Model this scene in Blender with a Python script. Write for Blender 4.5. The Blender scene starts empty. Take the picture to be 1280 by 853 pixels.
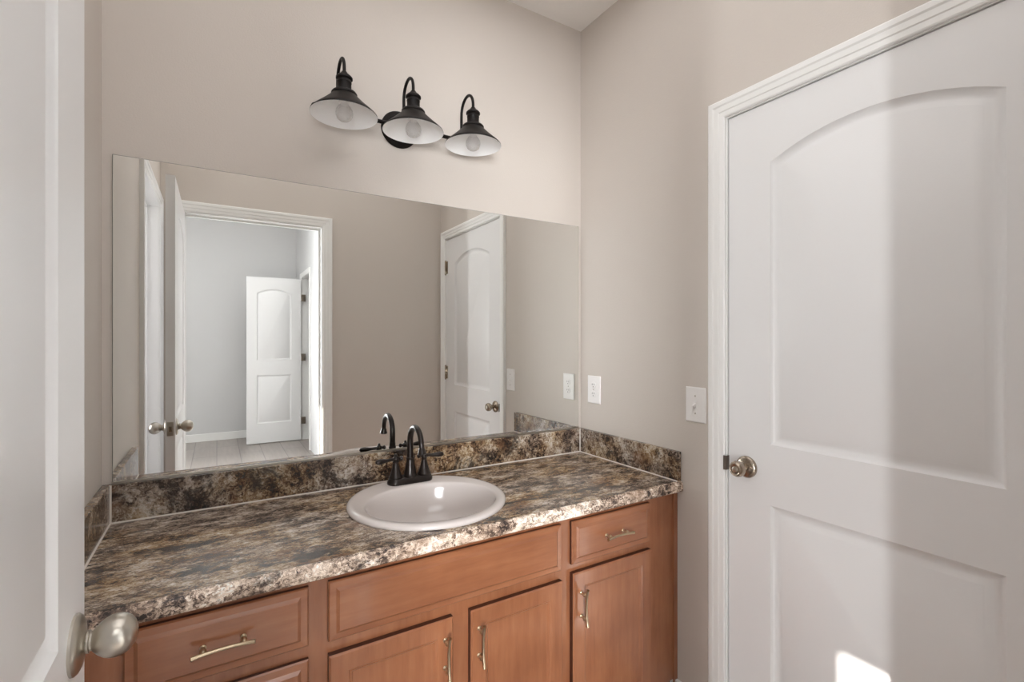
import bpy, bmesh, math, random
from mathutils import Vector, Matrix
random.seed(4)
PI = math.pi
sc = bpy.context.scene
COL = sc.collection

# ------------------------------------------------------------------ camera, world, lights, exposure
cam = bpy.data.cameras.new('camera'); camo = bpy.data.objects.new('camera', cam); COL.objects.link(camo)
camo.location = (0, 0, 1.32); camo.rotation_euler = (PI/2, 0, -math.radians(31.28))
cam.sensor_width = 36; cam.lens = 603.77/1280*36
cam.shift_x = 0.00167; cam.shift_y = -0.00117; cam.clip_start = 0.01
sc.camera = camo
sc.view_settings.view_transform = 'Standard'; sc.view_settings.look = 'None'
sc.view_settings.gamma = 1; sc.view_settings.use_curve_mapping = False
sc.view_settings.exposure = 0.24
sc.cycles.max_bounces = 12; sc.cycles.diffuse_bounces = 6; sc.cycles.glossy_bounces = 6
sc.cycles.sample_clamp_indirect = 6
sc.cycles.use_denoising = True

w = bpy.data.worlds.new('world'); sc.world = w; w.use_nodes = True
w.node_tree.nodes['Background'].inputs[0].default_value = (0.75, 0.85, 1.0, 1)
w.node_tree.nodes['Background'].inputs[1].default_value = 1.5

def area(name, loc, direction, sx, sy, power, color=(1, 1, 1), spread=180):
    l = bpy.data.lights.new(name, 'AREA'); l.shape = 'RECTANGLE'; l.size = sx; l.size_y = sy
    l.energy = power; l.color = color; l.spread = math.radians(spread)
    o = bpy.data.objects.new(name, l); COL.objects.link(o); o.location = loc
    o.rotation_euler = Vector(direction).to_track_quat('-Z', 'Y').to_euler()
    return o
# daylight in the bedroom's sliding-glass opening, the second bedroom window and added soft fills without fixtures
area('window_gap_light', (-1.77, -1.10, 1.0), (1, 0.5, 0), 0.08, 1.9, 30, (0.97, 0.985, 1.0))
area('bedroom_window_light', (-1.45, -2.95, 1.2), (1, 1.35, 0), 1.5, 1.6, 92, (0.96, 0.98, 1.0), 100)
area('bedroom_ceiling_fill', (-0.3, -1.65, 3.27), (0, 0.1, -1), 2.2, 2.4, 40, (0.96, 0.98, 1.0))  # added fill below the bedroom ceiling, outside the mirror's view; no fixture
area('side_room_fill', (-1.70, 0.85, 1.5), (1, 0, 0), 1.2, 1.4, 55, (1, 0.97, 1.0))  # added soft fill that brightens the side room doorway
area('bathroom_ceiling_fill', (0.50, 0.85, 2.70), (0, 0.0, -1), 1.5, 1.3, 6, (0.985, 0.985, 1.0))  # added dim fill under the bathroom ceiling; no lamp hangs here
area('over_doorway_fill', (0.35, 0.13, 2.54), (0, 1, -0.12), 1.0, 0.26, 1.8, (0.985, 0.985, 1.0))  # added fill high over the doorway, facing the mirror wall; no transom there
sun = bpy.data.lights.new('sun', 'SUN'); sun.energy = 14; sun.angle = math.radians(0.5); sun.color = (1, 0.95, 0.88)
suno = bpy.data.objects.new('sun', sun); COL.objects.link(suno)
suno.rotation_euler = Vector((0.87, 0.445, -0.41)).to_track_quat('-Z', 'Y').to_euler()

# ------------------------------------------------------------------ materials
def srgb(r, g, b):
    f = lambda c: (c/255/12.92) if c/255 <= .04045 else ((c/255+.055)/1.055)**2.4
    return (f(r), f(g), f(b), 1)
def mat(name, col, rough=.5, metal=0, coat=0, spec=.5, bump=None, bump_s=.1):
    m = bpy.data.materials.new(name); m.use_nodes = True
    nt = m.node_tree; b = nt.nodes['Principled BSDF']
    b.inputs['Base Color'].default_value = col; b.inputs['Roughness'].default_value = rough
    b.inputs['Metallic'].default_value = metal; b.inputs['Coat Weight'].default_value = coat
    b.inputs['Coat Roughness'].default_value = .12
    b.inputs['Specular IOR Level'].default_value = spec
    if bump:
        tc = nt.nodes.new('ShaderNodeTexCoord'); n = nt.nodes.new('ShaderNodeTexNoise'); n.inputs['Scale'].default_value = bump
        n.inputs['Detail'].default_value = 3
        bp = nt.nodes.new('ShaderNodeBump'); bp.inputs['Strength'].default_value = bump_s; bp.inputs['Distance'].default_value = .002
        nt.links.new(tc.outputs['Object'], n.inputs['Vector']); nt.links.new(n.outputs['Fac'], bp.inputs['Height'])
        nt.links.new(bp.outputs['Normal'], b.inputs['Normal'])
    return m
def ramp(nt, stops):
    r = nt.nodes.new('ShaderNodeValToRGB'); e = r.color_ramp.elements
    while len(e) > 1: e.remove(e[-1])
    e[0].position, e[0].color = stops[0]
    for p, c in stops[1:]:
        x = e.new(p); x.color = c
    return r
def granite(name, sc3, rot=0, light=1.0, warp=.25, pale=False):
    m = mat(name, (1, 1, 1, 1), .24, 0, .15, .5); nt = m.node_tree; b = nt.nodes['Principled BSDF']; L = nt.links.new
    tc = nt.nodes.new('ShaderNodeTexCoord'); mp = nt.nodes.new('ShaderNodeMapping')
    mp.inputs['Scale'].default_value = sc3; mp.inputs['Rotation'].default_value = (0, 0, rot); L(tc.outputs['Object'], mp.inputs['Vector'])
    def noise(scale, det, rough, vec, dist=0):
        n = nt.nodes.new('ShaderNodeTexNoise'); n.inputs['Scale'].default_value = scale; n.inputs['Detail'].default_value = det
        n.inputs['Roughness'].default_value = rough; n.inputs['Distortion'].default_value = dist; L(vec, n.inputs['Vector']); return n.outputs['Fac']
    def mix(a, bb, fac, mode='MIX'):
        x = nt.nodes.new('ShaderNodeMix'); x.data_type = 'RGBA'; x.blend_type = mode
        if isinstance(fac, float): x.inputs[0].default_value = fac
        else: L(fac, x.inputs[0])
        for i, q in ((6, a), (7, bb)):
            if isinstance(q, tuple): x.inputs[i].default_value = q
            else: L(q, x.inputs[i])
        return x.outputs[2]
    V0 = mp.outputs['Vector']
    off = nt.nodes.new('ShaderNodeVectorMath'); off.operation = 'ADD'; off.inputs[1].default_value = (7.3, 2.1, 4.4); L(V0, off.inputs[0]); V1 = off.outputs[0]
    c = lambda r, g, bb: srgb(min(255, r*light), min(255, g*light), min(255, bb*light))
    def rmp(f, st):
        r = ramp(nt, st); L(f, r.inputs['Fac']); return r.outputs['Color']
    # crystals: a random value per small cell, its borders frayed by noise, added to mottled noise
    wn = nt.nodes.new('ShaderNodeTexNoise'); wn.inputs['Scale'].default_value = 45; wn.inputs['Detail'].default_value = 4; L(V0, wn.inputs['Vector'])
    sc_ = nt.nodes.new('ShaderNodeVectorMath'); sc_.operation = 'SCALE'; sc_.inputs['Scale'].default_value = warp*.5; L(wn.outputs['Color'], sc_.inputs[0])
    ad = nt.nodes.new('ShaderNodeVectorMath'); ad.operation = 'ADD'; L(V0, ad.inputs[0]); L(sc_.outputs[0], ad.inputs[1])
    def cells(scale):
        v = nt.nodes.new('ShaderNodeTexVoronoi'); v.inputs['Scale'].default_value = scale; L(ad.outputs[0], v.inputs['Vector'])
        sx = nt.nodes.new('ShaderNodeSeparateColor'); L(v.outputs['Color'], sx.inputs[0]); return sx.outputs[0]
    def math_(op, a, bb):
        x = nt.nodes.new('ShaderNodeMath'); x.operation = op
        for i, q in enumerate((a, bb)):
            if isinstance(q, (int, float)): x.inputs[i].default_value = q
            else: L(q, x.inputs[i])
        return x.outputs[0]
    n0 = noise(15, 9, .72, V0, .2)
    val = math_('ADD', math_('MULTIPLY', math_('SUBTRACT', n0, .5), 1.9), math_('ADD', math_('MULTIPLY', cells(100), .34), math_('MULTIPLY', cells(46), .24)))
    val = math_('ADD', val, .19)
    base = rmp(val, [(.18, c(34, 26, 23)), (.31, c(78, 56, 42)), (.42, c(128, 98, 70)), (.53, c(160, 132, 98)), (.66, c(190, 168, 138)), (.84, c(220, 206, 188))])
    grey = rmp(val, [(.18, c(38, 32, 30)), (.32, c(84, 70, 62)), (.44, c(130, 112, 98)), (.56, c(166, 149, 133)), (.70, c(198, 184, 170)), (.86, c(222, 211, 200))])
    cloud = rmp(noise(4.5, 4, .6, V1), [(.42, (0, 0, 0, 1)), (.58, (1, 1, 1, 1))])
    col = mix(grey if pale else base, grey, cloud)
    rust = rmp(noise(6, 5, .6, V1, .3), [(.56, (0, 0, 0, 1)), (.66, (.55, .55, .55, 1))])
    col = mix(col, c(150, 126, 108) if pale else c(128, 88, 58), rust)
    dk = rmp(noise(8, 10, .75, V1, .4), [(.40, (.85, .85, .85, 1)), (.46, (0, 0, 0, 1))])
    col = mix(col, c(40, 32, 29), dk)
    L(col, b.inputs['Base Color'])
    return m
def wood(name, vertical=True):
    m = mat(name, (1, 1, 1, 1), .3, 0, .6, .5); nt = m.node_tree; b = nt.nodes['Principled BSDF']; L = nt.links.new
    tc = nt.nodes.new('ShaderNodeTexCoord'); mp = nt.nodes.new('ShaderNodeMapping')
    mp.inputs['Scale'].default_value = (14, 14, 1.6) if vertical else (1.6, 14, 14); L(tc.outputs['Object'], mp.inputs['Vector'])
    n = nt.nodes.new('ShaderNodeTexNoise'); n.inputs['Scale'].default_value = 3; n.inputs['Detail'].default_value = 7; n.inputs['Roughness'].default_value = .6
    L(mp.outputs['Vector'], n.inputs['Vector'])
    r = ramp(nt, [(.3, srgb(140, 87, 57)), (.48, srgb(152, 97, 65)), (.6, srgb(158, 103, 70)), (.75, srgb(167, 112, 79))])
    L(n.outputs['Fac'], r.inputs['Fac'])
    n2 = nt.nodes.new('ShaderNodeTexNoise'); n2.inputs['Scale'].default_value = 6; n2.inputs['Detail'].default_value = 3; L(tc.outputs['Object'], n2.inputs['Vector'])
    r2 = ramp(nt, [(.35, (.80, .76, .73, 1)), (.65, (1, 1, 1, 1))]); L(n2.outputs['Fac'], r2.inputs['Fac'])
    mu = nt.nodes.new('ShaderNodeMix'); mu.data_type = 'RGBA'; mu.blend_type = 'MULTIPLY'; mu.inputs[0].default_value = 1
    L(r.outputs['Color'], mu.inputs[6]); L(r2.outputs['Color'], mu.inputs[7]); L(mu.outputs[2], b.inputs['Base Color'])
    return m
M = {}
M['paint'] = mat('greige_wall_paint', srgb(202, 194, 186), .6, bump=240, bump_s=.25)
M['bedpaint'] = mat('bedroom_wall_paint', srgb(206, 206, 206), .7, bump=240, bump_s=.2)
M['ceil'] = mat('ceiling_paint', srgb(243, 240, 236), .8, bump=90, bump_s=.6)
M['white'] = mat('white_door_paint', srgb(229, 229, 229), .33, bump=300, bump_s=.06)
M['trim'] = mat('white_trim_paint', srgb(236, 236, 234), .35)
M['plastic'] = mat('white_plastic', srgb(236, 234, 232), .3)
M['nickel'] = mat('satin_nickel', srgb(190, 184, 174), .3, 1)
M['aged'] = mat('aged_nickel', srgb(168, 156, 142), .24, 1)
M['pull'] = mat('antique_nickel_pull', srgb(196, 178, 150), .28, 1)
M['bronze'] = mat('oil_rubbed_bronze', srgb(38, 31, 28), .3, .6, .3)
M['black'] = mat('black_painted_metal', srgb(17, 12, 10), .45, 0, 0, .22)
M['enamel'] = mat('white_enamel', srgb(246, 246, 246), .4)
M['ceramic'] = mat('white_ceramic', srgb(212, 204, 200), .12, 0, .4)
M['caulk'] = mat('white_caulk', srgb(214, 206, 198), .5)
M['dark'] = mat('dark_gap', srgb(30, 26, 24), .7)
M['edge'] = mat('mirror_glass_edge', srgb(130, 132, 124), .3)
M['chrome'] = mat('chrome', srgb(200, 200, 200), .12, 1)
M['wood_v'] = wood('stained_maple_upright', True); M['wood_h'] = wood('stained_maple_level', False)
M['wood_edge'] = mat('dark_wood_edge', srgb(70, 34, 22), .4)  # darker brown for the side faces of drawer and door fronts
M['granite'] = granite('brown_granite_top', (.72, 1.5, 1.5), .12, .98)
M['splash'] = granite('brown_granite_splash', (.85, .85, .85), 0, .86)
M['granite_edge'] = granite('painted_bright_granite_edge', (.8, 1, 1), 0, 1.25, .25, True)  # paler copy of the granite; the edge's brightness is painted into its colour
mm = bpy.data.materials.new('silvered_mirror'); mm.use_nodes = True; nt = mm.node_tree; nt.nodes.clear()
g = nt.nodes.new('ShaderNodeBsdfGlossy'); g.inputs['Roughness'].default_value = 0; g.inputs['Color'].default_value = (.89, .895, .875, 1)
oo = nt.nodes.new('ShaderNodeOutputMaterial'); nt.links.new(g.outputs[0], oo.inputs[0]); M['mirror'] = mm
mb = mat('clear_bulb_glass', (1, 1, 1, 1), .03); nb = mb.node_tree; b = nb.nodes['Principled BSDF']
tr = nb.nodes.new('ShaderNodeBsdfTransparent'); gl = nb.nodes.new('ShaderNodeBsdfGlossy'); gl.inputs['Roughness'].default_value = .03
lw = nb.nodes.new('ShaderNodeLayerWeight'); lw.inputs[0].default_value = .35; ms = nb.nodes.new('ShaderNodeMixShader')
tr.inputs[0].default_value = (.93, .93, .93, 1)
nb.links.new(lw.outputs['Facing'], ms.inputs[0]); nb.links.new(tr.outputs[0], ms.inputs[1]); nb.links.new(gl.outputs[0], ms.inputs[2])
nb.links.new(ms.outputs[0], nb.nodes['Material Output'].inputs[0]); M['bulb'] = mb
# grey wood-look floor planks
mf = mat('grey_plank_tile', (1, 1, 1, 1), .3); nf = mf.node_tree; L = nf.links.new
tc = nf.nodes.new('ShaderNodeTexCoord'); mp = nf.nodes.new('ShaderNodeMapping'); mp.inputs['Rotation'].default_value = (0, 0, PI/2); L(tc.outputs['Object'], mp.inputs['Vector'])
bk = nf.nodes.new('ShaderNodeTexBrick'); bk.inputs['Scale'].default_value = 1; bk.inputs['Brick Width'].default_value = 1.0; bk.inputs['Row Height'].default_value = .23
bk.inputs['Mortar Size'].default_value = .004; bk.inputs['Color1'].default_value = srgb(172, 163, 157); bk.inputs['Color2'].default_value = srgb(156, 147, 141); bk.inputs['Mortar'].default_value = srgb(120, 112, 106)
L(mp.outputs['Vector'], bk.inputs['Vector']); ns = nf.nodes.new('ShaderNodeTexNoise'); ns.inputs['Scale'].default_value = 4; ns.inputs['Detail'].default_value = 8
mp2 = nf.nodes.new('ShaderNodeMapping'); mp2.inputs['Scale'].default_value = (8, .8, 1); L(tc.outputs['Object'], mp2.inputs['Vector']); L(mp2.outputs['Vector'], ns.inputs['Vector'])
rr = ramp(nf, [(.3, (.78, .78, .78, 1)), (.7, (1, 1, 1, 1))]); L(ns.outputs['Fac'], rr.inputs['Fac'])
mu = nf.nodes.new('ShaderNodeMix'); mu.data_type = 'RGBA'; mu.blend_type = 'MULTIPLY'; mu.inputs[0].default_value = .8
L(bk.outputs['Color'], mu.inputs[6]); L(rr.outputs['Color'], mu.inputs[7]); L(mu.outputs[2], nf.nodes['Principled BSDF'].inputs['Base Color']); M['floor'] = mf

# ------------------------------------------------------------------ mesh helpers
def obj(name, bm, m, parent=None, smooth=False, bevel=0, mats=None, loc=None):
    bmesh.ops.remove_doubles(bm, verts=bm.verts, dist=1e-6)
    bmesh.ops.recalc_face_normals(bm, faces=bm.faces)
    me = bpy.data.meshes.new(name); bm.to_mesh(me); bm.free()
    for x in (mats or [m]): me.materials.append(x)
    if smooth:
        for p in me.polygons: p.use_smooth = True
        me.set_sharp_from_angle(angle=math.radians(38))
    o = bpy.data.objects.new(name, me); COL.objects.link(o)
    if bevel:
        md = o.modifiers.new('bevel', 'BEVEL'); md.width = bevel; md.segments = 2; md.limit_method = 'ANGLE'
    if loc: o.location = loc
    if parent: o.parent = parent
    return o
def tag(o, label=None, cat=None, group=None, kind=None):
    if label: o['label'] = label
    if cat: o['category'] = cat
    if group: o['group'] = group
    if kind: o['kind'] = kind
    return o
def empty(name, loc=(0, 0, 0), rotz=0, **k):
    o = bpy.data.objects.new(name, None); COL.objects.link(o); o.location = loc; o.rotation_euler = (0, 0, rotz); o.empty_display_size = .05
    return tag(o, **k)
def copy_tree(o, parent=None):
    c = o.copy(); COL.objects.link(c); c.parent = parent
    for ch in list(o.children): copy_tree(ch, c)
    return c
def box(bm, x0, x1, y0, y1, z0, z1):
    v = [bm.verts.new((x, y, z)) for x in (x0, x1) for y in (y0, y1) for z in (z0, z1)]
    for f in ((0, 1, 3, 2), (4, 6, 7, 5), (0, 4, 5, 1), (2, 3, 7, 6), (0, 2, 6, 4), (1, 5, 7, 3)):
        bm.faces.new([v[i] for i in f])
def B(*a):
    bm = bmesh.new()
    for q in a: box(bm, *q)
    return bm
def rings(bm, loops, cap0=True, cap1=True, closed=True):
    vs = [[bm.verts.new(p) for p in l] for l in loops]; n = len(vs[0])
    for a, b in zip(vs, vs[1:]):
        for i in range(n if closed else n-1):
            j = (i+1) % n
            bm.faces.new((a[i], a[j], b[j], b[i]))
    if cap0: bm.faces.new(vs[0][::-1])
    if cap1: bm.faces.new(vs[-1])
    return vs
def lathe(bm, prof, origin=(0, 0, 0), axis=(0, 0, 1), n=40, cap0=True, cap1=True, sx=1, sy=1):
    # prof: list of (radius, height along axis)
    q = Vector((0, 0, 1)).rotation_difference(Vector(axis)); o = Vector(origin)
    loops = [[o + q @ Vector((sx*r*math.cos(2*PI*i/n), sy*r*math.sin(2*PI*i/n), h)) for i in range(n)] for r, h in prof]
    rings(bm, loops, cap0, cap1)
def tube(bm, pts, rad, n=14, flat=1):
    pts = [Vector(p) for p in pts]; loops = []
    if not isinstance(rad, (list, tuple)): rad = [rad]*len(pts)
    up = None
    for i, p in enumerate(pts):
        t = (pts[min(i+1, len(pts)-1)] - pts[max(i-1, 0)]).normalized()
        if up is None:
            up = t.orthogonal().normalized()
        up = (up - t*up.dot(t)).normalized(); s = t.cross(up)
        loops.append([p + (up*math.cos(2*PI*k/n) + s*math.sin(2*PI*k/n)*flat)*rad[i] for k in range(n)])
    rings(bm, loops)
def ball(bm, c, r, n=20):
    k = 10
    lathe(bm, [(max(1e-4, r*math.sin(PI*i/k)), -r*math.cos(PI*i/k)) for i in range(k+1)], c, n=n)
def rect(x0, x1, z0, z1, i): return [(x0+i, z0+i), (x1-i, z0+i), (x1-i, z1-i), (x0+i, z1-i)]
def panel_slab(w, h, prof, thick0=0):
    # a slab in XZ centred on x, standing on z=0, front towards -Y ; prof = (inset, height in front of back)
    bm = bmesh.new()
    rings(bm, [[(x, -d, z) for x, z in rect(-w/2, w/2, 0, h, i)] for i, d in prof])
    return bm
def arch_loop(u0, u1, z0, zs, rise, ins, n=20):
    # closed loop of a panel outline, top edge an arc (rise>0) or straight
    pts = [(u0+ins, z0+ins), (u1-ins, z0+ins)]
    if rise <= 0:
        return pts + [(u1-ins - (u1-u0-2*ins)*k/n, zs-ins) for k in range(n+1)]
    c = (u1-u0)/2; R = (c*c+rise*rise)/(2*rise); cz = zs+rise-R; uc = (u0+u1)/2; r = R-ins; hw = c-ins
    for k in range(n+1):
        u = hw - 2*hw*k/n
        pts.append((uc+u, cz+math.sqrt(r*r-u*u)))
    return pts
def door_leaf(w, h, t, stile, zlow, zmid0, zmid1, ztop, rise):
    """leaf hinged at u=0 running along +X, thickness along Y from 0 to t, two moulded panels per face"""
    bm = bmesh.new()
    prof = [(0, 0), (.004, .0045), (.011, .0092), (.018, .0105), (.024, .0095), (.034, .0035), (.037, .003), (.0385, .0022)]
    pans = [(stile, w-stile, zlow, zmid0, 0), (stile, w-stile, zmid1, ztop, rise)]
    for side in (0, 1):
        Y = (lambda d: d) if side == 0 else (lambda d: t-d)
        outer = [bm.verts.new((x, Y(0), z)) for x, z in rect(0, w, 0, h, 0)]
        eds = [bm.edges.new((outer[i], outer[(i+1) % 4])) for i in range(4)]
        for (a, b, z0, z1, rs) in pans:
            vs = [[bm.verts.new((x, Y(d), z)) for x, z in arch_loop(a, b, z0, z1, rs, i)] for i, d in prof]
            n = len(vs[0])
            eds += [bm.edges.new((vs[0][i], vs[0][(i+1) % n])) for i in range(n)]
            for p, q in zip(vs, vs[1:]):
                for i in range(n): bm.faces.new((p[i], p[(i+1) % n], q[(i+1) % n], q[i]))
            bm.faces.new(vs[-1])
        bmesh.ops.triangle_fill(bm, edges=eds, use_beauty=True)
        if side == 0: front = outer
        else:
            for i in range(4):
                j = (i+1) % 4; bm.faces.new((front[i], front[j], outer[j], outer[i]))
    return bm
CAS = [(0, 0), (0, .008), (.004, .0105), (.018, .011), (.021, .0135), (.036, .0145), (.041, .0175), (.053, .018), (.057, .0155), (.057, 0)]
def casing(u0, u1, ztop, prof=CAS):
    """mitred casing round an opening u0..u1 x 0..ztop, in XZ, proud towards -Y"""
    bm = bmesh.new()
    loops = [[(u0-a, -d, 0) for a, d in prof], [(u0-a, -d, ztop+a) for a, d in prof], [(u1+a, -d, ztop+a) for a, d in prof], [(u1+a, -d, 0) for a, d in prof]]
    rings(bm, loops)
    return bm
def casing_on(name, u0, u1, ztop, loc, rotz, label, prof=CAS):
    o = obj(name, casing(u0, u1, ztop, prof), M['trim'], smooth=False); o.location = loc; o.rotation_euler = (0, 0, rotz)
    return tag(o, label, 'door casing', kind='structure')

# ------------------------------------------------------------------ the setting
XL, XR, YB, YM, ZC = -.2707, 1.4194, .10, 1.7176, 2.727
def struct(name, bm, m, label, cat, **k): return tag(obj(name, bm, m, **k), label, cat, kind='structure')
T = .12
struct('wall_front', B((XL-T, XR+T, YM, YM+T, 0, ZC)), M['paint'], 'greige painted wall behind the mirror and vanity light', 'wall')
# right wall with the closed door's opening
D1 = (.187, .976)   # opening
G = .0185   # room for the door lining
struct('wall_right', B((XR, XR+T, YB-T, D1[0]-G, 0, ZC), (XR, XR+T, D1[1]+G, YM, 0, ZC), (XR, XR+T, D1[0]-G, D1[1]+G, 2.040+G, ZC)), M['paint'], 'greige painted wall holding the switch, outlet and closed white door', 'wall')
D3 = (.185, .885)
struct('wall_left', B((XL-T, XL, YB-T, D3[0]-G, 0, ZC), (XL-T, XL, D3[1]+G, YM, 0, ZC), (XL-T, XL, D3[0]-G, D3[1]+G, 2.045+G, ZC)), M['paint'], 'greige painted wall at the left end of the vanity', 'wall')
D2 = (-.165, .583)
BX0, BX1, BY0, ZCB = -1.70, .96, -4.0, 3.3
struct('wall_back', B((XL, D2[0]-G, YB-T, YB, 0, ZCB), (D2[1]+G, XR, YB-T, YB, 0, ZCB), (D2[0]-G, D2[1]+G, YB-T, YB, 2.05+G, ZCB)), M['paint'], 'greige wall around the open doorway seen in the mirror', 'wall')
struct('wall_bedroom_side', B((BX0-T, XL-T, YB-T, YB, 0, ZCB), (XL-T, XL, YB-T, YB, ZC+.1, ZCB)), M['bedpaint'], 'grey bedroom wall left of the bathroom doorway', 'wall')
struct('wall_bedroom_far', B((BX0-T, BX1, BY0-T, BY0, 0, ZCB)), M['bedpaint'], 'pale grey far bedroom wall seen in the mirror', 'wall')
D4 = (-3.47, -2.82)
struct('wall_bedroom_right', B((BX1, BX1+T, BY0-T, D4[0]-G, 0, ZCB), (BX1, BX1+T, D4[1]+G, YB-T, 0, ZCB), (BX1, BX1+T, D4[0]-G, D4[1]+G, 2.13+G, ZCB)), M['bedpaint'], 'pale grey bedroom wall with the hall doorway', 'wall')
WY = (-1.28, -.94); WZ = 2.023
struct('wall_bedroom_left', B((BX0-T, BX0, BY0, WY[0], 0, ZCB), (BX0-T, BX0, WY[1], YB-T, 0, ZCB), (BX0-T, BX0, WY[0], WY[1], WZ, ZCB)), M['bedpaint'], 'pale grey bedroom wall with the tall narrow window', 'wall')
struct('wall_hall', B((2.1, 2.2, -4.2, -2.2, 0, ZC), (BX1+T, 2.1, -4.2, -4.1, 0, ZC), (BX1+T, 2.1, -2.3, -2.2, 0, ZC)), M['bedpaint'], 'pale grey hall wall beyond the bedroom door', 'wall')
struct('wall_side_room', B((BX0-T, BX0, YB, YM+T, 0, ZC), (BX0, XL-T, YM, YM+T, 0, ZC)), M['bedpaint'], 'pale wall of the bright side room left of the bathroom', 'wall')
struct('floor', B((BX0-T, 2.3, BY0-.3, YM+T, -.1, 0)), M['floor'], 'grey wood-look plank floor', 'floor')
struct('ceiling', B((BX0-T, XR+T, YB, YM+T, ZC, ZC+.1), (BX1+T, 2.3, BY0-.3, -2.2, ZC, ZC+.1), (BX0-T, BX1+T, BY0-.3, YB, ZCB, ZCB+.1)), M['ceil'], 'off-white textured ceiling', 'ceiling')
def base(name, x0, x1, y0, y1, label):
    struct(name, B((x0, x1, y0, y1, 0, .1)), M['trim'], label, 'baseboard', bevel=.004)
base('baseboard_bedroom', BX0, BX1, BY0, BY0+.014, 'white baseboard along the far bedroom wall')
base('baseboard_right', XR-.014, XR, 1.045, 1.2, 'white baseboard between the closed door and the vanity')
base('baseboard_back', .645, XR-.02, YB, YB+.014, 'white baseboard below the rear bathroom wall')
# window opening frame in the bedroom
wf = empty('window_1', (BX0-.06, 0, 0), label='white framed glass door opening of the bedroom', cat='window', kind='structure')
obj('window_frame', B((-.03, .03, WY[0], WY[0]+.04, 0, WZ), (-.03, .03, WY[1]-.03, WY[1], 0, WZ), (-.03, .03, WY[0], WY[1], WZ-.03, WZ)), M['trim'], wf)

# jambs (door linings)
def jamb(name, u0, u1, ztop, y0, y1, loc, rotz, label, stop=None):
    a = [(u0-.018, u0, y0, y1, 0, ztop+.018), (u1, u1+.018, y0, y1, 0, ztop+.018), (u0, u1, y0, y1, ztop, ztop+.018)]
    if stop: a += [(u0, u0+.011, stop[0], stop[1], 0, ztop), (u1-.011, u1, stop[0], stop[1], 0, ztop), (u0+.011, u1-.011, stop[0], stop[1], ztop-.011, ztop)]
    o = obj(name, B(*a), M['trim']); o.location = loc; o.rotation_euler = (0, 0, rotz)
    return tag(o, label, 'door frame', kind='structure')
# shared lathed hardware -------------------------------------------------------
def egg_knob(parent, origin, axis):
    k = empty('door_knob', (0, 0, 0)); k.parent = parent
    bm = bmesh.new(); lathe(bm, [(.0365, 0), (.0365, .003), (.034, .006), (.029, .0085), (.018, .0105), (.014, .012)], origin, axis, 48); obj('rosette', bm, M['nickel'], k, True)
    bm = bmesh.new(); lathe(bm, [(.0125, .009), (.0125, .012), (.0138, .0135), (.0138, .0155), (.0118, .0165), (.0118, .0185), (.0132, .0195)], origin, axis, 40); obj('neck', bm, M['nickel'], k, True)
    pr = [(.0125, .0190), (.0155, .0215), (.0196, .0258), (.0232, .0310), (.0254, .0365), (.0262, .0420), (.0257, .0475), (.0236, .0530), (.0198, .0582), (.0142, .0624), (.0075, .0647), (.0015, .0653)]
    bm = bmesh.new(); lathe(bm, pr, origin, axis, 48); obj('grip', bm, M['nickel'], k, True)
    return k
def round_knob(parent, origin, axis, m):
    k = empty('door_knob'); k.parent = parent
    bm = bmesh.new(); lathe(bm, [(.034, 0), (.034, .004), (.031, .008), (.024, .0105), (.016, .012), (.0125, .014)], origin, axis, 48); obj('rosette', bm, m, k, True)
    bm = bmesh.new(); lathe(bm, [(.0115, .012), (.0115, .026), (.013, .028), (.013, .031)], origin, axis, 40); obj('neck', bm, m, k, True)
    pr = [(.013, .030), (.019, .034), (.023, .040), (.0247, .047), (.024, .054), (.0215, .060), (.0175, .0635), (.0165, .0625), (.0145, .0615)]
    bm = bmesh.new(); lathe(bm, pr, origin, axis, 48); obj('grip', bm, m, k, True)
    q = Vector(axis).normalized()*.0615
    bm = bmesh.new(); lathe(bm, [(.009, 0), (.009, .002), (.005, .0035), (.001, .0036)], Vector(origin)+q, axis, 24); obj('key_cylinder', bm, M['nickel'], k, True)
    return k
def hinge(parent, x, y, z, m=None):
    bm = bmesh.new(); lathe(bm, [(.006, -.048), (.0065, -.046), (.0065, .046), (.006, .048)], (x, y, z), (0, 0, 1), 14)
    ball(bm, (x, y, z+.049), .0055, 10); ball(bm, (x, y, z-.049), .0055, 10)
    box(bm, x-.028, x, y+.0035, y+.0065, z-.045, z+.045); box(bm, x, x+.012, y+.0035, y+.0065, z-.045, z+.045)
    return obj('hinge', bm, m or M['aged'], parent, True)

# door_1 : closed door in the right wall.  local X runs along world -? : rotz=-90 puts local +X on world -Y, local -Y on world -X
door = empty('door_1', (XR+.004, .973, .006), -PI/2, label='white two-panel arch-top door, closed, in the wall right of the vanity', cat='door', kind='structure')
leaf = obj('door_leaf', door_leaf(.783, 2.031, .035, .137, .25, .815, .998, 1.848, .062), M['white'], door, True)
round_knob(door, (.062, 0, .915), (0, -1, 0), M['aged'])
for z in (.25, 1.08, 1.835): hinge(door, .787, -.006, z)
bm = bmesh.new()   # curved lip of the strike plate at the jamb
rings(bm, [[(x, -y, z) for x, y in ((.0, 0), (-.001, .012), (-.003, .0165), (-.0085, .0180), (-.0085, .0193), (-.0035, .0182), (.001, .013), (.0015, 0))] for z in (.893, .896, .900, .932, .936, .939)])
obj('strike_plate', bm, mat('tarnished_strike_metal', srgb(120, 112, 104), .35, 1), door, bevel=.001)
jamb('trim_1', .0, .789, 2.040, 0, T, (XR, .976, 0), -PI/2, 'white lining of the closed door right of the vanity', (.045, .06))
casing_on('trim_2', -.004, .793, 2.044, (XR, .976, 0), -PI/2, 'white moulded casing around the closed door on the right')
# door_2 : open door at the left edge of the view, standing parallel to the left wall
door = empty('door_2', (-.155, .113, .008), PI/2, label='white door standing open at the left edge with egg-shaped knob', cat='door', kind='structure')
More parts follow.
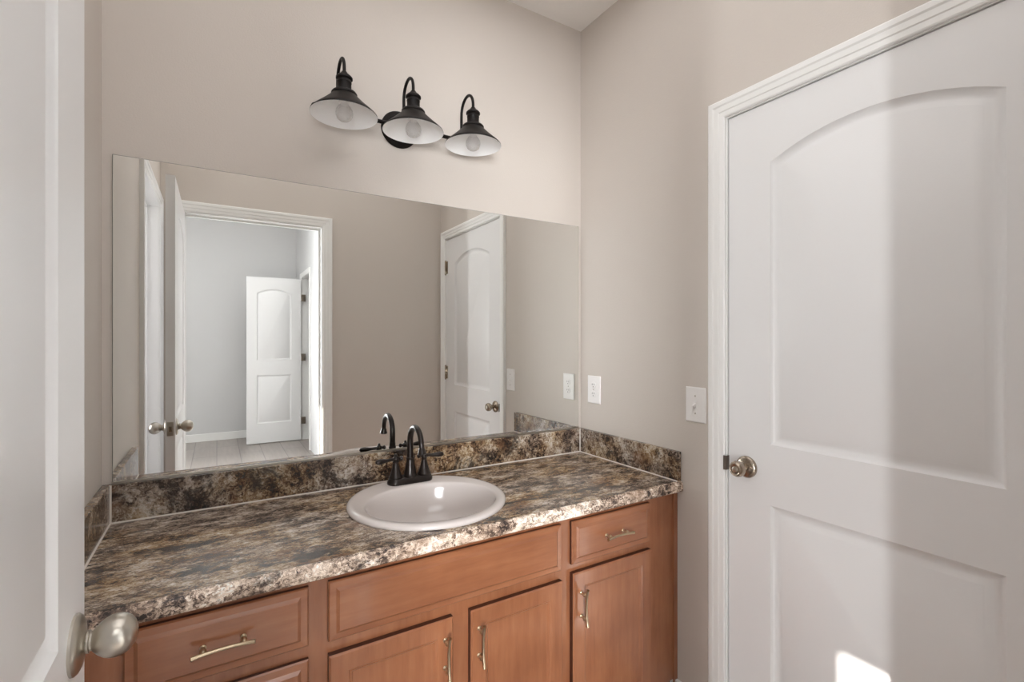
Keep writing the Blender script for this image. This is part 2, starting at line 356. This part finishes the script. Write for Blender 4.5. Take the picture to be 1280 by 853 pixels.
# local +X -> world +Y, local +Y -> world -X
leaf = obj('door_leaf', door_leaf(.755, 2.028, .035, .128, .25, .815, .955, 1.848, .062), M['white'], door, True)
egg_knob(door, (.697, 0, .925), (0, -1, 0)); egg_knob(door, (.697, .035, .925), (0, 1, 0))
bm = B((.7548, .7562, .006, .029, .895, .955)); obj('latch_plate', bm, M['nickel'], door)
bm = B((.7562, .766, .012, .023, .914, .936)); obj('latch_bolt', bm, M['aged'], door, bevel=.002)
for z in (.25, 1.08, 1.8): hinge(door, -.004, .040, z)
jamb('trim_3', D2[0]+.0, D2[1], 2.05, 0, T, (0, YB-T, 0), 0, 'white lining of the open bathroom doorway', (.05, .065))
# casing on the bathroom side (faces +Y): rotate by pi
casing_on('trim_4', -D2[1]-.006, -D2[0]+.006, 2.056, (0, YB, 0), PI, 'white casing around the open doorway seen in the mirror')
casing_on('trim_5', D2[0]-.006, D2[1]+.006, 2.056, (0, YB-T, 0), 0, 'white casing on the bedroom side of the bathroom doorway')
# open doorway into the side room in the left wall (seen in the mirror)
jamb('trim_6', .0, .70, 2.045, 0, T, (XL, .185, 0), PI/2, 'white lining of the side room doorway in the left wall', (.05, .085))
casing_on('trim_7', -.006, .706, 2.046, (XL, .185, 0), PI/2, 'white casing around the side room doorway in the left wall')
# door_3 : bedroom door far behind, open parallel to the far wall
door = empty('door_3', (.946, -3.44, .01), PI, label='white two-panel bedroom door standing open, small in the mirror', cat='door', kind='structure')
leaf = obj('door_leaf', door_leaf(.63, 2.105, .035, .115, .25, .86, 1.05, 1.90, .055), M['white'], door, True)
for z in (.25, 1.08, 1.86):
    bm = B((-.055, -.002, -.012, -.004, z-.045, z+.045)); obj('hinge', bm, M['aged'], door)
jamb('trim_8', D4[0], D4[1], 2.13, 0, T, (BX1, 0, 0), PI/2, 'white lining of the hall doorway in the bedroom', None).rotation_euler = (0, 0, 0)
o = bpy.data.objects['trim_8']; o.rotation_euler = (0, 0, -PI/2)
o.data.transform(Matrix.Scale(-1, 4, (1, 0, 0))); o.data.flip_normals()
o = casing_on('trim_9', -D4[1]-.006, -D4[0]+.006, 2.136, (BX1, 0, 0), -PI/2, 'white casing around the hall doorway in the bedroom')

# ------------------------------------------------------------------ mirror
mx0, mx1, mz0, mz1 = -.2472, 1.4019, .9245, 1.834
mir = empty('wall_mirror', ((mx0+mx1)/2, YM, mz0), label='large frameless rectangular mirror standing on the backsplash', cat='mirror')
def at(o, x, y, z): return (x-o.location.x, y-o.location.y, z-o.location.z)
w2 = (mx1-mx0)/2; H = mz1-mz0
bm = bmesh.new()
e = .0025
vs = rings(bm, [[(x, y, z) for x, z in ((-w2+i, i), (w2-i, i), (w2-i, H-i), (-w2+i, H-i))] for i, y in ((0, -.0005), (0, -.0055), (e*.6, -.0065))], True, True)
o = obj('mirror_glass', bm, M['edge'], mir, mats=[M['edge'], M['mirror']])
for p in o.data.polygons:
    if p.normal.y < -.99: p.material_index = 1
obj('bottom_channel', B((-w2, w2, -.0092, -.0066, -.0035, .0022), (-w2, w2, -.009, -.0005, -.0035, -.0005)), M['nickel'], mir)

# ------------------------------------------------------------------ countertop
CT, CB, CF = .8155, .778, 1.150   # top, underside, front
ct = empty('countertop', (.574, YM, CT), label='brown granite-look countertop with low backsplash', cat='countertop')
SX, SY, SR = .565, 1.425, .2415
bm = bmesh.new()
x0, x1 = XL+.001, XR-.001; yf = CF+.014; yb = YM-.001
o4 = [bm.verts.new(at(ct, x, y, CT)) for x, y in ((x0, yf), (x1, yf), (x1, yb), (x0, yb))]
ed = [bm.edges.new((o4[i], o4[(i+1) % 4])) for i in range(4)]
N = 64; HR = .222; hl = [bm.verts.new(at(ct, SX+HR*math.cos(2*PI*i/N), SY+HR*math.sin(2*PI*i/N), CT)) for i in range(N)]
ed += [bm.edges.new((hl[i], hl[(i+1) % N])) for i in range(N)]
bmesh.ops.triangle_fill(bm, edges=ed, use_beauty=True)
h2 = [bm.verts.new(v.co + Vector((0, 0, -.03))) for v in hl]
for i in range(N): bm.faces.new((hl[i], hl[(i+1) % N], h2[(i+1) % N], h2[i]))
obj('worktop', bm, M['granite'], ct, True); bm = bmesh.new()
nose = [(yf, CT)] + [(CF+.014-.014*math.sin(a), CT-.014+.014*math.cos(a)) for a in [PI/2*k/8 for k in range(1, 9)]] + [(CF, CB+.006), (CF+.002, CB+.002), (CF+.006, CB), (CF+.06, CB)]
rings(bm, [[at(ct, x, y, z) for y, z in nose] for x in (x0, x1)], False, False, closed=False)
tag(obj('front_edge', bm, M['granite_edge'], ct, True), 'rounded front edge with its brightness painted in')
BSZ = .9205
def splash(name, q): return obj(name, B(tuple(a-b for a, b in zip(q, (.574, .574, YM, YM, CT, CT)))), M['splash'], ct, bevel=.0015)
splash('backsplash', (XL+.021, XR-.021, YM-.020, YM-.001, CT+.0005, BSZ))
splash('side_splash', (XR-.020, XR-.001, CF+.008, YM-.001, CT+.0005, BSZ))
splash('side_splash', (XL+.001, XL+.020, CF+.008, YM-.001, CT+.0005, BSZ))
c_ = .0028
bm = bmesh.new()
tube(bm, [at(ct, XL+.02, YM-.021, CT+.001), at(ct, XR-.02, YM-.021, CT+.001)], c_, 8)
tube(bm, [at(ct, XR-.021, CF+.01, CT+.001), at(ct, XR-.021, YM-.02, CT+.001)], c_, 8)
tube(bm, [at(ct, XL+.021, CF+.01, CT+.001), at(ct, XL+.021, YM-.02, CT+.001)], c_, 8)
tube(bm, [at(ct, XR-.021, YM-.021, CT+.001), at(ct, XR-.021, YM-.021, BSZ)], c_, 8)
tube(bm, [at(ct, XL+.021, YM-.021, CT+.001), at(ct, XL+.021, YM-.021, BSZ)], c_*1.3, 8)
tag(obj('caulk_bead', bm, M['caulk'], ct, True), 'white caulk line')

# ------------------------------------------------------------------ sink
sk = empty('bathroom_sink', (SX, SY, CT), label='white drop-in ceramic sink set in the brown countertop', cat='sink')
L_ = [(0, 0, .2415, .2415, .0006), (0, 0, .243, .243, .004), (0, 0, .2425, .2425, .0085), (0, 0, .239, .239, .0125), (0, 0, .2325, .2325, .0150), (0, .000, .2245, .2245, .0150), (0, -.002, .219, .216, .0135),
      (.003, -.028, .206, .180, .0125), (.003, -.029, .2025, .1765, .011), (.003, -.030, .1995, .1735, .006), (.003, -.030, .1965, .1705, -.006), (.003, -.030, .190, .164, -.035), (.003, -.030, .178, .152, -.070), (.003, -.028, .155, .131, -.100), (.003, -.025, .120, .100, -.122), (.003, -.020, .075, .065, -.134), (.003, -.02, .032, .032, -.138), (.003, -.02, .022, .022, -.1405)]
N = 72
bm = bmesh.new()
rings(bm, [[(a+rx*math.cos(2*PI*i/N), b+ry*math.sin(2*PI*i/N), z) for i in range(N)] for a, b, rx, ry, z in L_], False, False)
L2 = [(0, 0, .2415, .2415, .0006), (0, -.0, .219, .219, .0006), (.003, -.029, .186, .186, -.04), (.003, -.028, .163, .15, -.105), (.003, -.02, .07, .06, -.145), (.003, -.02, .022, .022, -.146)]
L2[2] = (.003, -.022, .199, .180, -.04)
rings(bm, [[(a+rx*math.cos(2*PI*i/N), b+ry*math.sin(2*PI*i/N), z) for i in range(N)] for a, b, rx, ry, z in L2], False, False)
obj('basin', bm, M['ceramic'], sk, True)
bm = bmesh.new(); lathe(bm, [(.0225, -.148), (.0225, -.1395), (.019, -.1375), (.015, -.139), (.012, -.1395), (.011, -.136), (.004, -.1345), (.001, -.1345)], (.003, -.02, 0)); obj('drain', bm, M['bronze'], sk, True)

# ------------------------------------------------------------------ faucet
FX, FY, FZ = .573, 1.612, CT+.0128
fa = empty('faucet', (FX, FY, FZ), label='dark bronze two-handle gooseneck faucet on the sink rim', cat='faucet')
bm = bmesh.new()
def stadium(a, b, z, n=16):
    p = []
    for k in range(n+1):
        t = -PI/2+PI*k/n; p.append((a-b+b*math.cos(t), b*math.sin(t), z))
    for k in range(n+1):
        t = PI/2+PI*k/n; p.append((-(a-b)+b*math.cos(t), b*math.sin(t), z))
    return p
rings(bm, [stadium(a, b, z) for a, b, z in ((.079, .0275, 0), (.080, .0285, .002), (.080, .0285, .010), (.077, .0255, .014), (.075, .0235, .0185), (.073, .0215, .020))])
obj('base_plate', bm, M['bronze'], fa, True)
bm = bmesh.new()
lathe(bm, [(.023, .019), (.024, .023), (.0215, .027), (.0205, .032), (.0175, .048), (.014, .066), (.0125, .078), (.0138, .080), (.0138, .084), (.0118, .086), (.0115, .100)], n=32)
obj('spout_body', bm, M['bronze'], fa, True)
bm = bmesh.new()
R = .054; top = .142
pts = [(0, 0, .098+(top-.098)*k/4) for k in range(5)] + [(0, -R+R*math.cos(a), top+R*math.sin(a)) for a in [PI*k/18*.93 for k in range(1, 19)]]
a = PI*.93; ex, ez = pts[-1][1], pts[-1][2]
pts += [(0, ex-.0015*k, ez-.008*k) for k in (1, 2)]
rad = [.0108]*4 + [.0105-.0018*k/19 for k in range(len(pts)-4)]
tube(bm, pts, rad, 20)
pe = Vector(pts[-1]); ax = (pe-Vector(pts[-2])).normalized()
lathe(bm, [(.0085, 0), (.0105, .004), (.0120, .012), (.0138, .018), (.0142, .021), (.0115, .0225), (.008, .020)], pe, ax, 28)
obj('spout', bm, M['bronze'], fa, True)
for s in (-1, 1):
    h = empty('handle', (s*.051, 0, .019)); h.parent = fa
    bm = bmesh.new(); lathe(bm, [(.0225, 0), (.0235, .004), (.0215, .008), (.0195, .012), (.0155, .024), (.011, .042), (.0085, .052), (.0105, .055), (.0105, .058), (.008, .060)], n=28); obj('handle_body', bm, M['bronze'], h, True)
    bm = bmesh.new(); ball(bm, (0, 0, .0655), .0105); lathe(bm, [(.006, .074), (.0045, .077), (.0055, .079), (.003, .0825), (.001, .083)], n=16)
    lathe(bm, [(.0055, .008), (.0048, .014), (.0075, .018), (.008, .021), (.005, .025), (.001, .0258)], (0, 0, .0655), (-s, 0, 0), 18); obj('finial', bm, M['bronze'], h, True)
    bm = bmesh.new(); lathe(bm, [(.006, .006), (.0055, .012), (.005, .022), (.0055, .032), (.0075, .042), (.0090, .052), (.0090, .060), (.0075, .067), (.004, .071), (.001, .072)], (0, 0, .0655), Vector((s, -.10, -.03)).normalized(), 22); obj('lever', bm, M['bronze'], h, True)

# ------------------------------------------------------------------ vanity cabinet
CY = 1.180   # face frame front
vc = empty('vanity_cabinet', (.574, CY, 0), label='reddish brown wooden vanity cabinet under the granite-look countertop', cat='cabinet')
cx0, cx1 = XL+.003, XR-.006
def V(q): return (q[0]-.574, q[1]-.574, q[2]-CY, q[3]-CY, q[4], q[5])
fr = []
for a, b in ((cx0, -.165+.03), (.16, .237), (.874, .948), (1.254, cx1), ): fr.append(V((a, b, CY, CY+.019, .1, CB)))
for z0, z1 in ((.745, CB), (.58, .64), (.1, .135)): fr.append(V((cx0+.0004, cx1-.0004, CY+.0004, CY+.0185, z0, z1)))
fr.append(V((.516, .598, CY+.0002, CY+.0187, .135, .58))); fr.append(V((-.135, .16, CY+.0006, CY+.0186, .34, .38)))
obj('face_frame', B(*fr), M['wood_v'], vc)
obj('scribe_strip', B(V((cx1-.014, cx1+.005, CY-.006, CY-.0002, .0, CB-.0005))), M['wood_v'], vc, bevel=.001)
obj('carcass', B(V((cx0, cx0+.016, CY+.019, YM-.002, 0, CB-.03)), V((cx1-.016, cx1, CY+.019, YM-.002, 0, CB-.03)), V((cx0+.016, cx1-.016, CY+.02, YM-.002, .1, .116)),
               V((.19, .206, CY+.02, YM-.01, .116, CB-.2)), V((.90, .916, CY+.02, YM-.01, .116, CB-.2))), M['wood_v'], vc)
obj('toe_kick', B(V((cx0+.016, cx1-.016, CY+.07, CY+.085, 0, .0995))), M['wood_h'], vc)
DR = [(0, 0), (0, .009), (.003, .0125), (.0165, .0135), (.0205, .0165), (.0235, .019)]
DO = [(0, 0), (0, .015), (.004, .019), (.044, .019), (.047, .0165), (.050, .0162), (.055, .0112)]
def pull_at(parent, x, z, vert, y):
    p = empty('pull', (x, y, z)); p.parent = parent
    bm = bmesh.new(); n = 16; Lh = .056
    P = []; Rr = []
    for k in range(n+1):
        u = -1+2*k/n; q = u*Lh; dd = -.024-.0065*u*u
        P.append((0, dd, q) if vert else (q, dd, 0)); Rr.append(.0036+.0012*abs(u)**3)
    tube(bm, P, Rr, 12); obj('bar', bm, M['pull'], p, True)
    for s in (-1, 1):
        o = (0, 0, s*.036) if vert else (s*.036, 0, 0)
        bm = bmesh.new(); lathe(bm, [(.0062, 0), (.0062, .002), (.004, .004), (.0035, .010), (.0045, .012), (.0068, .015), (.0072, .018), (.006, .022), (.0035, .026)], o, (0, -1, 0), 18); obj('post', bm, M['pull'], p, True)
def front(name, x0, x1, z0, z1, prof, m, label=None, pull=None):
    o = obj(name, panel_slab(x1-x0, z1-z0, prof), m, vc, False, mats=[m, M['wood_edge']], loc=((x0+x1)/2-.574, -.0005, z0))
    for p in o.data.polygons:
        if abs(p.normal.y) < .2: p.material_index = 1
    if label: o['label'] = label
    if pull: pull_at(o, pull[0]-(x0+x1)/2, pull[1]-z0, pull[2], -prof[-1][1] if not pull[2] else -.019)
    return o
front('drawer', -.153, .1773, .628, .761, DR, M['wood_h'], pull=(.012, .695, False))
front('drawer', -.153, .1773, .372, .598, DR, M['wood_h'], pull=(.012, .485, False))
front('drawer', -.153, .1773, .115, .343, DR, M['wood_h'], pull=(.012, .229, False))
front('false_front', .220, .891, .622, .761, DR, M['wood_h'], 'wide blank panel without a handle below the sink')
front('drawer', .931, 1.271, .628, .761, DR, M['wood_h'], pull=(1.101, .695, False))
front('cabinet_door', .220, .531, .115, .592, DO, M['wood_v'], pull=(.507, .503, True))
front('cabinet_door', .5826, .891, .115, .592, DO, M['wood_v'], pull=(.6066, .503, True))
front('cabinet_door', .931, 1.271, .115, .603, DO, M['wood_v'], pull=(.962, .503, True))

# ------------------------------------------------------------------ vanity light
VX = .568
vl = empty('vanity_light', (VX, YM, 2.085), label='black three-lamp barn style vanity light above the mirror', cat='light fixture')
bm = bmesh.new(); lathe(bm, [(.066, .0005), (.067, .004), (.064, .010), (.056, .0145), (.052, .016), (.048, .021), (.04, .0235)], (0, 0, 0), (0, -1, 0), 48); obj('backplate', bm, M['black'], vl, True)
by, bz = -.054, -.008
bm = bmesh.new(); tube(bm, [(-.290, by, bz), (.290, by, bz)], .0068, 16); lathe(bm, [(.011, 0), (.011, .045)], (0, -.015, bz), (0, -1, 0), 20); obj('bar', bm, M['black'], vl, True)
for s in (-1, 1):
    bm = bmesh.new(); ball(bm, (s*.297, by, bz), .0115); obj('finial', bm, M['black'], vl, True)
lampY = -.151; rimz = -.058
for i, dx in enumerate((-.226, 0, .226)):
    lp = empty('lamp', (dx, lampY, rimz)); lp.parent = vl
    R = (-lampY+by)/2
    bm = bmesh.new(); yb = -lampY+by; zt = .145
    P = [(0, yb, bz-rimz), (0, yb, bz-rimz+.04), (0, yb, zt-.01)] + [(0, R+R*math.cos(t), zt+R*math.sin(t)*1.05) for t in [PI*k/20 for k in range(21)]] + [(0, 0, zt-.012)]
    tube(bm, P, .0052, 12); obj('gooseneck_arm', bm, M['black'], lp, True)
    bm = bmesh.new()
    lathe(bm, [(.006, .137), (.009, .133), (.012, .128), (.020, .122), (.0255, .116), (.0255, .111), (.0215, .107), (.0215, .102), (.0225, .100), (.0215, .098), (.0215, .078), (.0235, .074), (.0365, .069), (.0392, .0655), (.0392, .061), (.033, .056)], n=36)
    obj('socket_cover', bm, M['black'], lp, True)
    bm = bmesh.new()
    so = [(.032, .060), (.040, .058), (.043, .0535), (.0505, .0465), (.063, .0345), (.0775, .0215), (.0915, .0095), (.1005, .001), (.1015, -.003)]
    lathe(bm, so, n=64, cap0=True, cap1=False); obj('shade', bm, M['black'], lp, True)
    bm = bmesh.new()
    si = [(.1013, -.0032), (.0990, -.0010), (.0902, .0075), (.076, .0195), (.0615, .0325), (.0495, .0440), (.042, .0505), (.030, .0545), (.022, .055)]
    lathe(bm, si, n=64, cap0=False, cap1=True); tag(obj('shade_lining', bm, M['enamel'], lp, True), 'white enamel inside of the shade')
    bm = bmesh.new(); lathe(bm, [(.017, .054), (.0175, .036), (.0165, .0345), (.014, .034)], n=28); obj('socket', bm, M['enamel'], lp, True)
    bm = bmesh.new()
    lathe(bm, [(.0125, .034), (.0135, .030), (.019, .024), (.0245, .015), (.0265, .005), (.0255, -.004), (.021, -.013), (.013, -.019), (.005, -.0212), (.0008, -.0215)], n=32, cap0=False)
    obj('light_bulb', bm, M['bulb'], lp, True)

# ------------------------------------------------------------------ switch and outlet on the right wall (local -Y faces the room)
def plate(name, y, z, label, cat):
    p = empty(name, (XR, y, z), -PI/2, label=label, cat=cat)
    bm = bmesh.new(); rings(bm, [[(x, -d, zz) for x, zz in rect(-.0405, .0405, -.0605, .0605, i)] for i, d in ((0, .0003), (0, .0035), (.0015, .0055), (.004, .0065))]); obj('cover_plate', bm, M['plastic'], p)
    return p
sw = plate('light_switch', 1.095, 1.0955, 'white toggle light switch on the wall beside the closed door', 'switch')
obj('toggle_slot', B((-.0055, .0055, -.0072, -.006, -.0125, .0125)), M['plastic'], sw)
bm = bmesh.new(); rings(bm, [[(-.004, -.007, -.006), (.004, -.007, -.006), (.004, -.007, .006), (-.004, -.007, .006)], [(-.0033, -.017, -.0095), (.0033, -.017, -.0095), (.0033, -.019, -.002), (-.0033, -.019, -.002)]]); obj('toggle', bm, M['plastic'], sw, bevel=.0006)
for z in (-.0302, .0302):
    bm = bmesh.new(); lathe(bm, [(.0032, .0064), (.0032, .0073), (.0015, .0078)], (0, 0, z), (0, -1, 0), 14); obj('screw', bm, M['nickel'], sw, True)
ou = plate('wall_outlet', 1.622, 1.101, 'white duplex electrical outlet on the wall near the mirror corner', 'outlet')
for s in (-1, 1):
    bm = bmesh.new(); pts = []
    for k in range(32):
        a = 2*PI*k/32; pts.append((max(-.0148, min(.0148, .0172*math.cos(a))), .0142*math.sin(a)))
    rings(bm, [[(x, -.0062, zz+s*.0195) for x, zz in pts], [(x, -.0082, zz+s*.0195) for x, zz in pts], [(x*.94, -.0088, zz*.94+s*.0195) for x, zz in pts]])
    r = obj('receptacle', bm, M['plastic'], ou)
    obj('slots', B((-.0072, -.0052, -.0092, -.0086, s*.0195-.0005, s*.0195+.0075), (.0052, .0072, -.0092, -.0086, s*.0195+.0005, s*.0195+.0065), (-.0018, .0018, -.0092, -.0086, s*.0195-.0085, s*.0195-.0045)), M['dark'], r)
bm = bmesh.new(); lathe(bm, [(.003, .0064), (.003, .0073), (.0015, .0078)], (0, 0, 0), (0, -1, 0), 14); obj('screw', bm, M['nickel'], ou, True)
